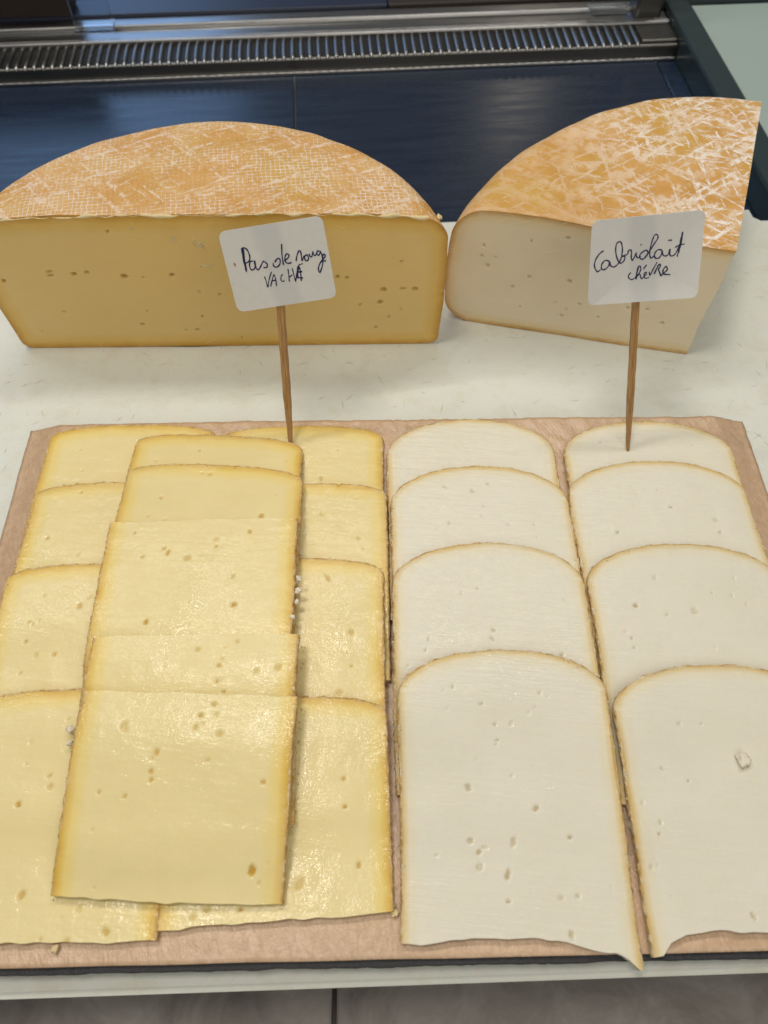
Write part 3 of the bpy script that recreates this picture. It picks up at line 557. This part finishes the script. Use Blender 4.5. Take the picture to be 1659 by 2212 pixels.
wh = wface([(10, 295, 1.1, 1.8, 1), (180, 268, 1., 1.8, .8), (187, 281, .8, 3., .8), (272, 278, 1., 2., 1), (318, 274, 1.2, 1.4, .7), (462, 288, 1.7, 1.5, 1), (533, 292, .7, 1, .5), (640, 284, 1.1, 1.5, 1), (395, 124, 1.2, 1., .8), (237, 414, .9, 1.3, .7), (155, 486, .6, 1.5, .6), (548, 414, .8, 1, .7), (527, 462, 1.1, 1.5, .7), (748, 434, 1., 1, .7), (815, 353, 1., 1, .8), (740, 343, .7, 1, .5), (688, 481, .7, 2, .6), (727, 481, .8, 2, .8), (896, 510, 1.1, .8, .9), (1250, 288, 1.2, 1.2, 1), (1283, 290, 1.1, 1, 1), (1332, 390, .9, 1.2, .9), (1402, 380, 1.4, 1.4, .9), (1420, 333, 1.5, 1.6, .8), (1495, 328, .7, 4, .8), (1538, 328, 1.2, 1.6, .9), (1393, 472, 1.1, 1, .9), (1440, 432, .8, .8, .7), (1483, 405, .6, 2, .5), (1483, 227, .9, 1, .7)])
wheel = cheese_body('cut_cheese_wheel', 'large yellow cheese wheel cut across, orange cloth marked rind, behind the left sign', HW, HR, HD, 0, 0, HH, .006, .012, .0015, (M['rind_wheel'], M['wheel_face']), lambda x, y: -.004 * np.clip((np.hypot(x, y) / HR), 0, 1) ** 4 + .0015, [(0, wh, None)], 700)
# ragged pale lip left by the knife along the top edge, with smears on the cut face
V = []; F = []; n_ = 420; tx = np.linspace(-.112, .112, n_); rr_ = .0001 + .0011 * np.clip(fbm(tx * 130, tx * 0, 4) + .25 + .4 * vnoise(tx * 25, tx * 0, 5), 0, 1.2); yy = HD - .0002 + .0006 * vnoise(tx * 220, tx * 0, 6); 
zt_ = HH * (1 + (-.004 * (np.hypot(tx, HD) / HR) ** 4 + .0015) / HH) - .0004 + .0005 * vnoise(tx * 150, tx * 0, 8)
for k in range(n_):
    for a_ in range(7): t = a_ / 7 * 2 * math.pi; V.append((tx[k], yy[k] + rr_[k] * 1.1 * math.cos(t), zt_[k] + rr_[k] * math.sin(t)))
for k in range(n_ - 1):
    for a_ in range(7): b_ = (a_ + 1) % 7; F.append((k * 7 + a_, k * 7 + b_, (k + 1) * 7 + b_, (k + 1) * 7 + a_))
mesh_obj('cut_lip', V, F, M['crumb_y'], wheel)
def blob(name, p, r, mat, parent=None, asp=(1, 1, .7), rot=0, seed=0, sub=3):
    bm = bmesh.new(); bmesh.ops.create_icosphere(bm, subdivisions=sub, radius=1)
    for v in bm.verts:
        k = 1 + .45 * float(vnoise(v.co.x * 1.7 + seed * 3.1, v.co.y * 1.7 + v.co.z * 2.3, seed)) + .35 * float(vnoise(v.co.x * 4 + seed, v.co.y * 5 - v.co.z * 4, seed + 1)); v.co = Vector((v.co.x * asp[0], v.co.y * asp[1], v.co.z * asp[2])) * r * k
    o = bm_obj(name, bm, mat, parent, True); o.location = p; o.rotation_euler = (0, 0, rot); return o
for k, (x, y, r, a) in enumerate([(488, 102, .9, (.7, .3, 1.3)), (645, 150, 1.3, (.6, .3, 1.5)), (735, 165, 2.2, (1.4, .25, .8)), (752, 178, 1.4, (1, .3, .8)), (716, 150, 1.2, (1.2, .3, .7)), (765, 243, 1.5, (2.2, .3, .5)), (1284, 132, .8, (1, .3, .7)), (1075, 500, .7, (1.6, .3, .5)), (790, 432, .6, (2.5, .3, .4)), (750, 457, .6, (2.5, .3, .4))]):
    p = at_lean(x * .583, 432 + y * .583, HW.y + HD, 0, 0); blob('smear', p - HW + Vector((0, .0001, 0)), r * .001, M['crumb_y'], wheel, a, 0, k + 3)
GW = Vector((.1815, .3020, BZ + .0002)); GH = .0735; A0, A1 = R(69.5), R(167)
RT = ([60, 68.7, 80, 90, 104, 117, 130, 143, 155, 163, 172], [.147, .1465, .145, .1425, .138, .1345, .1330, .1335, .137, .1405, .144])
RW = lambda a: float(np.interp(math.degrees(a), RT[0], RT[1]))
def gface(L):
    out = []; n = Vector((math.sin(A1), -math.cos(A1)))        # normal of the left cut
    for x, y, r, a, k in L:
        d = Vector(ray(915.8 + x * .4479, 190 + y * .4479)); o = Vector((0, 0, CAM_H)) - GW; t = -(o.x * n.x + o.y * n.y) / (d.x * n.x + d.y * n.y); p = o + d * t
        out.append((p.x * math.cos(A1) + p.y * math.sin(A1), p.z, r * .00058, a, k * .5))
    return out
gh = gface([(283, 776, .8, 1.3, .8), (275, 822, .9, 1.3, .8), (342, 831, .8, 1.6, .8), (303, 872, 1.2, 1.1, .6), (512, 764, .9, 1.4, .7), (692, 747, .9, 2, .6), (503, 923, 1., 1.4, .7), (425, 967, 1.1, 1.6, .8), (700, 947, 1.2, 2., .9), (637, 1041, .9, 1.5, .8), (750, 1051, .7, 1.5, .8), (688, 1074, .7, 1.4, .6), (660, 1102, .9, 1.3, .7), (840, 1104, .9, 1.4, .8), (980, 1064, .9, 2.2, .8), (1077, 1070, .9, 1.6, .8), (1148, 1133, 1.1, 1.6, .9), (465, 1057, .8, 1.4, .4)])
wedge = cheese_body('cheese_wedge', 'quarter wedge of pale cheese with white streaked orange rind behind the right sign', GW, RW, 0, A0, A1, GH, .014, .014, .003, (M['rind_wedge'], M['wedge_face']), lambda x, y: .006 * np.clip(np.hypot(x, y) / .14, 0, 1) ** 1 - .004 * np.clip(np.hypot(x, y) / .14, 0, 1) ** 6, [(A1, gh, (.17, .98)), (A0, [], (-.9, .35))], 800)
# ------------------------------------------------------------------ signs on skewers
def smooth_path(P, n=6):
    P = [Vector(p) for p in P]
    if len(P) < 3: return [P[0].lerp(P[1], k / 4) for k in range(5)]
    out = []
    for i in range(len(P) - 1):
        p0 = P[max(i - 1, 0)]; p1 = P[i]; p2 = P[i + 1]; p3 = P[min(i + 2, len(P) - 1)]
        for k in range(n):
            t = k / n; out.append(.5 * ((2 * p1) + (p2 - p0) * t + (2 * p0 - 5 * p1 + 4 * p2 - p3) * t * t + (3 * p1 - p0 - 3 * p2 + p3) * t ** 3))
    return out + [P[-1]]
def sign(label, ox, oy, sc, quad, base, strokes, stick_px, tip_px, tip_z, warp, stains):
    K = .5; dq = [((ox + x / sc) * .864, (oy + y / sc) * .864) for x, y in quad]
    C = [at_lean(x, y, base[1], K, .006) for x, y in dq]
    ctr = sum(C, Vector()) / 4; ex = ((C[1] - C[0]) + (C[2] - C[3])).normalized(); nz = ex.cross((C[0] - C[3]) + (C[1] - C[2])).normalized(); ey = nz.cross(ex)
    Mw = Matrix((ex, ey, nz)).transposed().to_4x4(); Mw.translation = ctr
    root = empty('name_sign', (0, 0, 0)); tag(root, label, 'sign')
    tip = Vector(at_z(*tip_px, tip_z)); root.location = tip
    inv = Mw.inverted(); L2 = [inv @ c for c in C]
    w = ((L2[1] - L2[0]).length + (L2[2] - L2[3]).length) / 4; h = ((L2[0] - L2[3]).length + (L2[1] - L2[2]).length) / 4; rc = .0032
    def bend(x, y): return warp(x / w, y / h)
    # card: rounded plate with a little curl
    n = 36; out = []
    for cx_, cy_, a0_ in ((w - rc, h - rc, 0), (-w + rc, h - rc, 90), (-w + rc, -h + rc, 180), (w - rc, -h + rc, 270)):
        for k in range(9): t = R(a0_ + k * 90 / 8); out.append((cx_ + rc * math.cos(t), cy_ + rc * math.sin(t)))
    V = []; F = []; m_ = len(out); rings = [1 - k / 32 for k in range(31)]
    for side in (0, 1):
        for q in rings:
            for x, y in out: V.append((x * q, y * q, bend(x * q, y * q) - side * .0005))
        V.append((0, 0, bend(0, 0) - side * .0005))
    blk = len(rings) * m_ + 1
    for side in (0, 1):
        o_ = side * blk
        for r_ in range(len(rings) - 1):
            for k in range(m_):
                k2 = (k + 1) % m_; f = (o_ + r_ * m_ + k, o_ + r_ * m_ + k2, o_ + (r_ + 1) * m_ + k2, o_ + (r_ + 1) * m_ + k); F.append(f if side == 0 else f[::-1])
        for k in range(m_): f = (o_ + (len(rings) - 1) * m_ + k, o_ + (len(rings) - 1) * m_ + (k + 1) % m_, o_ + blk - 1); F.append(f if side == 0 else f[::-1])
    for k in range(m_): k2 = (k + 1) % m_; F.append((k, blk + k, blk + k2, k2))
    loc = Matrix.Translation(-tip) @ Mw
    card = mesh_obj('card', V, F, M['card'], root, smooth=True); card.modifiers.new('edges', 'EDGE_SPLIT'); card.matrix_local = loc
    # homography of the pen strokes into the card plane
    src = np.array(quad, float); dst = np.array([(-w, h), (w, h), (w, -h), (-w, -h)]); A = []
    for (x, y), (X_, Y_) in zip(src, dst): A += [[x, y, 1, 0, 0, 0, -X_ * x, -X_ * y, -X_], [0, 0, 0, x, y, 1, -Y_ * x, -Y_ * y, -Y_]]
    Hm = np.linalg.svd(np.array(A))[2][-1].reshape(3, 3)
    def to(x, y): q = Hm @ np.array([x, y, 1]); return Vector((q[0] / q[2], q[1] / q[2]))
    for word in strokes:
        V = []; F = []
        for wd_, st in word:
            P = [to(p.x, p.y) for p in smooth_path([(x, y) for x, y in st])]; b = len(V)
            for i, p in enumerate(P):
                t = (P[min(i + 1, len(P) - 1)] - P[max(i - 1, 0)]); t = t.normalized() if t.length > 1e-9 else Vector((1, 0)); nn = Vector((-t.y, t.x)); hw_ = wd_ * .00023 * (1 + .18 * math.sin(i * .7)) * (.75 if i in (0, len(P) - 1) else 1)
                for s_ in (1, -1): q = p + nn * hw_ * s_; V.append((q.x, q.y, bend(q.x, q.y) + .00018))
            for i in range(len(P) - 1): F.append((b + 2 * i, b + 2 * i + 1, b + 2 * i + 3, b + 2 * i + 2))
        mesh_obj('lettering', V, F, M['ink'], card, smooth=False)
    for x, y, rx, ry, mt in stains:
        c = to(x, y); V = [(c.x, c.y, bend(c.x, c.y) + .00012)] + [(c.x + rx * .001 * math.cos(t) * random.uniform(.8, 1.1), c.y + ry * .001 * math.sin(t), bend(c.x, c.y) + .00012) for t in np.linspace(0, 2 * math.pi, 13)[:-1]]
        mesh_obj('stain', V, [(0, k, k % 12 + 1) for k in range(1, 13)], M[mt], card, smooth=False)
    # skewer: split bamboo, squarish, ending in a point that is pushed into the cheese
    top_ = at_lean(*stick_px, base[1], K, .006) - nz * .0022; dirv = (top_ - tip).normalized(); top_ = top_ + dirv * .021; Ls = (top_ - tip).length; q = Vector((0, 0, 1)).rotation_difference(dirv)
    V = []; F = []; cs_ = [(-1, -.55), (-.6, -.8), (.6, -.8), (1, -.55), (1, .55), (.6, .8), (.15, .72), (0, .60), (-.15, .72), (-.6, .8)]; ns = 60
    for i in range(ns + 1):
        s_ = i / ns; zz = -.006 + s_ * (Ls + .006); r_ = .0019 * min(1, .55 + max(zz, -.006) / .024 * .45) if zz > 0 else .0019 * (.55 + zz / .006 * .35)
        for a_, b_ in cs_: V.append((a_ * r_ + .00007 * math.sin(i * .9 + a_ * 3), b_ * r_, zz))
    m_ = len(cs_)
    for i in range(ns):
        for k in range(m_): F.append((i * m_ + k, i * m_ + (k + 1) % m_, (i + 1) * m_ + (k + 1) % m_, (i + 1) * m_ + k))
    F.append(tuple(ns * m_ + k for k in range(m_))); F.append(tuple(range(m_))[::-1])
    sk = mesh_obj('skewer', V, F, M['bamboo'], root, smooth=False); ang = math.atan2(nz.x, -nz.y)
    sk.matrix_local = q.to_matrix().to_4x4() @ Matrix.Rotation(math.pi, 4, 'Z')
    return root
t1 = [[(1.8, [(428, 480), (436, 560), (448, 640), (472, 772)]), (1.8, [(440, 480), (450, 600), (470, 760)]), (1.3, [(420, 495), (450, 476), (490, 500), (515, 560), (519, 610), (505, 645), (468, 665)]),
       (1.25, [(555, 640), (525, 645), (512, 685), (522, 735), (550, 748), (580, 718), (582, 655), (570, 640), (584, 700), (605, 742), (628, 738), (650, 700), (676, 650), (695, 646), (725, 675), (729, 700), (712, 720), (680, 718)])],
      [(1.25, [(820, 655), (858, 608), (885, 622), (880, 680), (842, 714), (806, 700), (802, 662)]), (1.25, [(912, 428), (911, 560), (926, 690)]), (1.25, [(935, 635), (985, 600), (995, 566), (970, 552), (947, 590), (952, 648), (985, 668), (1026, 655)])],
      [(1.25, [(1080, 640), (1090, 580), (1115, 520), (1136, 522), (1145, 580), (1152, 634), (1168, 600), (1182, 572)]), (1.25, [(1212, 560), (1184, 585), (1192, 630), (1216, 635), (1231, 602), (1215, 560)]), (1.2, [(1240, 552), (1250, 588), (1272, 580), (1284, 525), (1292, 560), (1312, 572), (1328, 545)]),
       (1.25, [(1362, 520), (1338, 518), (1330, 552), (1350, 570), (1368, 545), (1376, 525), (1398, 600), (1398, 680), (1365, 775), (1348, 750), (1352, 700), (1385, 640), (1425, 592), (1430, 562), (1406, 560), (1402, 605), (1412, 635), (1440, 638)])],
      [(1., [(690, 830), (706, 880), (726, 960), (746, 860), (778, 770)]), (1., [(760, 955), (785, 860), (806, 808), (824, 860), (832, 950)]), (1., [(768, 890), (832, 870)]), (1., [(912, 803), (890, 832), (892, 878), (912, 890), (932, 878)]), (1., [(978, 735), (984, 800), (990, 892)]), (1., [(985, 842), (1030, 808)]), (1., [(1030, 728), (1048, 810), (1066, 892)]), (1., [(1066, 892), (1092, 770), (1112, 692), (1162, 672)]),
       (2.2, [(1084, 842), (1092, 775), (1106, 705)]), (1.3, [(1084, 840), (1120, 845), (1158, 848)]), (1.4, [(1096, 776), (1150, 768)]), (1.2, [(1112, 708), (1128, 760), (1136, 885)])]]
t2 = [[(1.2, [(296, 570), (250, 600), (202, 668), (180, 740), (194, 800), (222, 832), (262, 806)]), (1.2, [(372, 702), (320, 690), (280, 730), (270, 780), (286, 806), (322, 800), (365, 758), (376, 705), (392, 758), (430, 773), (470, 750), (512, 690), (532, 600), (531, 520), (512, 466), (486, 460), (456, 490), (448, 560), (462, 640), (492, 710), (522, 726), (556, 700), (571, 652), (548, 634), (538, 642), (600, 612), (612, 570), (640, 562), (651, 592), (650, 650), (662, 690), (690, 652), (711, 600), (715, 640), (740, 660), (768, 638)]),
       (1.2, [(800, 580), (766, 610), (756, 650), (776, 675), (812, 670), (850, 622), (856, 582), (830, 566), (800, 582)]), (1.2, [(812, 670), (870, 590), (932, 482), (970, 422), (969, 386), (945, 372), (920, 400), (896, 480), (880, 580), (886, 640), (906, 662), (942, 630)]), (1.2, [(1032, 562), (982, 560), (946, 600), (946, 650), (976, 668), (1010, 650), (1032, 600), (1034, 566), (1046, 620), (1076, 635), (1108, 622), (1132, 552), (1131, 608), (1150, 636), (1190, 620), (1222, 562), (1252, 470), (1272, 345), (1264, 470), (1242, 570), (1230, 640), (1306, 610)]), (1.6, [(1262, 400), (1250, 500), (1236, 600)]), (1.1, [(1192, 532), (1240, 502), (1330, 482)]), (1.2, [(1104, 448), (1126, 440), (1150, 444)]), (1.6, [(764, 492), (772, 500)])],
      [(1.1, [(652, 845), (626, 880), (626, 910), (660, 935), (692, 924), (738, 880), (768, 835), (778, 792), (766, 766), (746, 770), (728, 850), (722, 930), (738, 888), (766, 865), (780, 900), (792, 925), (818, 900), (848, 868), (850, 848), (836, 842), (822, 872), (830, 908), (856, 918), (886, 905)]), (1.5, [(745, 780), (730, 850), (722, 925)]), (1.1, [(810, 802), (850, 745)]), (1.1, [(888, 835), (900, 880), (936, 800), (980, 712)]), (1.3, [(950, 865), (984, 780), (998, 750), (1016, 740), (1022, 768), (1002, 800), (1020, 845), (1040, 885), (1066, 850), (1106, 820), (1111, 786), (1090, 770), (1062, 810), (1062, 850), (1086, 865), (1152, 868)])]]
sign('white card sign reading Pas de rouge on a skewer in the yellow slices', 520, 520, 4.8794, [(140, 285), (1405, 92), (1560, 1085), (345, 1278)], (-.044, .228), t1, (603, 640), (628, 957), .0062, lambda a, b: .0003 * a * a, [(332, 682, .5, .85, 'stain')])
sign('white card sign reading Cabriolait on a skewer in the white slices', 1450, 510, 5.0273, [(143, 205), (1537, 80), (1485, 1140), (98, 1280)], (.128, .223), t2, (1379, 640), (1357, 965), .0062, lambda a, b: .0006 * a * a + .0016 * max(0, a * .7 - b * .7 - .45) ** 2 * 2.2, [(645, 1075, .25, .35, 'stain')])
# ------------------------------------------------------------------ crumbs
CR = [  # (pixel x, pixel y, height, radius mm, material, label)
    (1607, 1641, .0100, 3.2, 'crumb_w', 'largest pale crumb lying on the front right slice'),
    (851, 1973, .0025, 1.6, 'crumb_y', 'tan crumb on the paper between the front yellow and white slices'),
    (118, 2052, .0030, 1.5, 'crumb_y', 'cream crumb in front of the left front slice'),
    (645, 1250, .0215, 1.5, 'crumb_w', 'upper white crumb on the right edge of the yellow stack'), (644, 1275, .0205, 1.7, 'crumb_w', 'second white crumb on the right edge of the yellow stack'), (641, 1300, .0195, 1.3, 'crumb_w', 'third white crumb on the right edge of the yellow stack'),
    (632, 1333, .0205, 1.4, 'crumb_w', 'lowest white crumb on the right edge of the yellow stack'),
    (633, 1487, .0240, 1.1, 'crumb_y', 'pale crumb at the right end of the narrow strip slice'),
    (151, 1575, .0130, 1.6, 'crumb_w', 'grey white crumb beside the left edge of the top yellow slice'), (150, 1606, .0125, 1.5, 'crumb_w', 'white crumb below another at the left edge of the top yellow slice'),
    (948, 470, .066, 2.2, 'crumb_y', 'ragged crumb hanging between the two big cheeses'), (1050, 1540, .0, 0, '', '')]
for k, (x, y, z, r, mt, lb_) in enumerate(CR):
    if r: tag(blob('cheese_crumb', at_z(x, y, z), r * .001 * .72, M[mt], None, (1, 1.15, .75), k * 1.3, 40 + k), lb_, 'crumb', 'loose cheese crumbs')
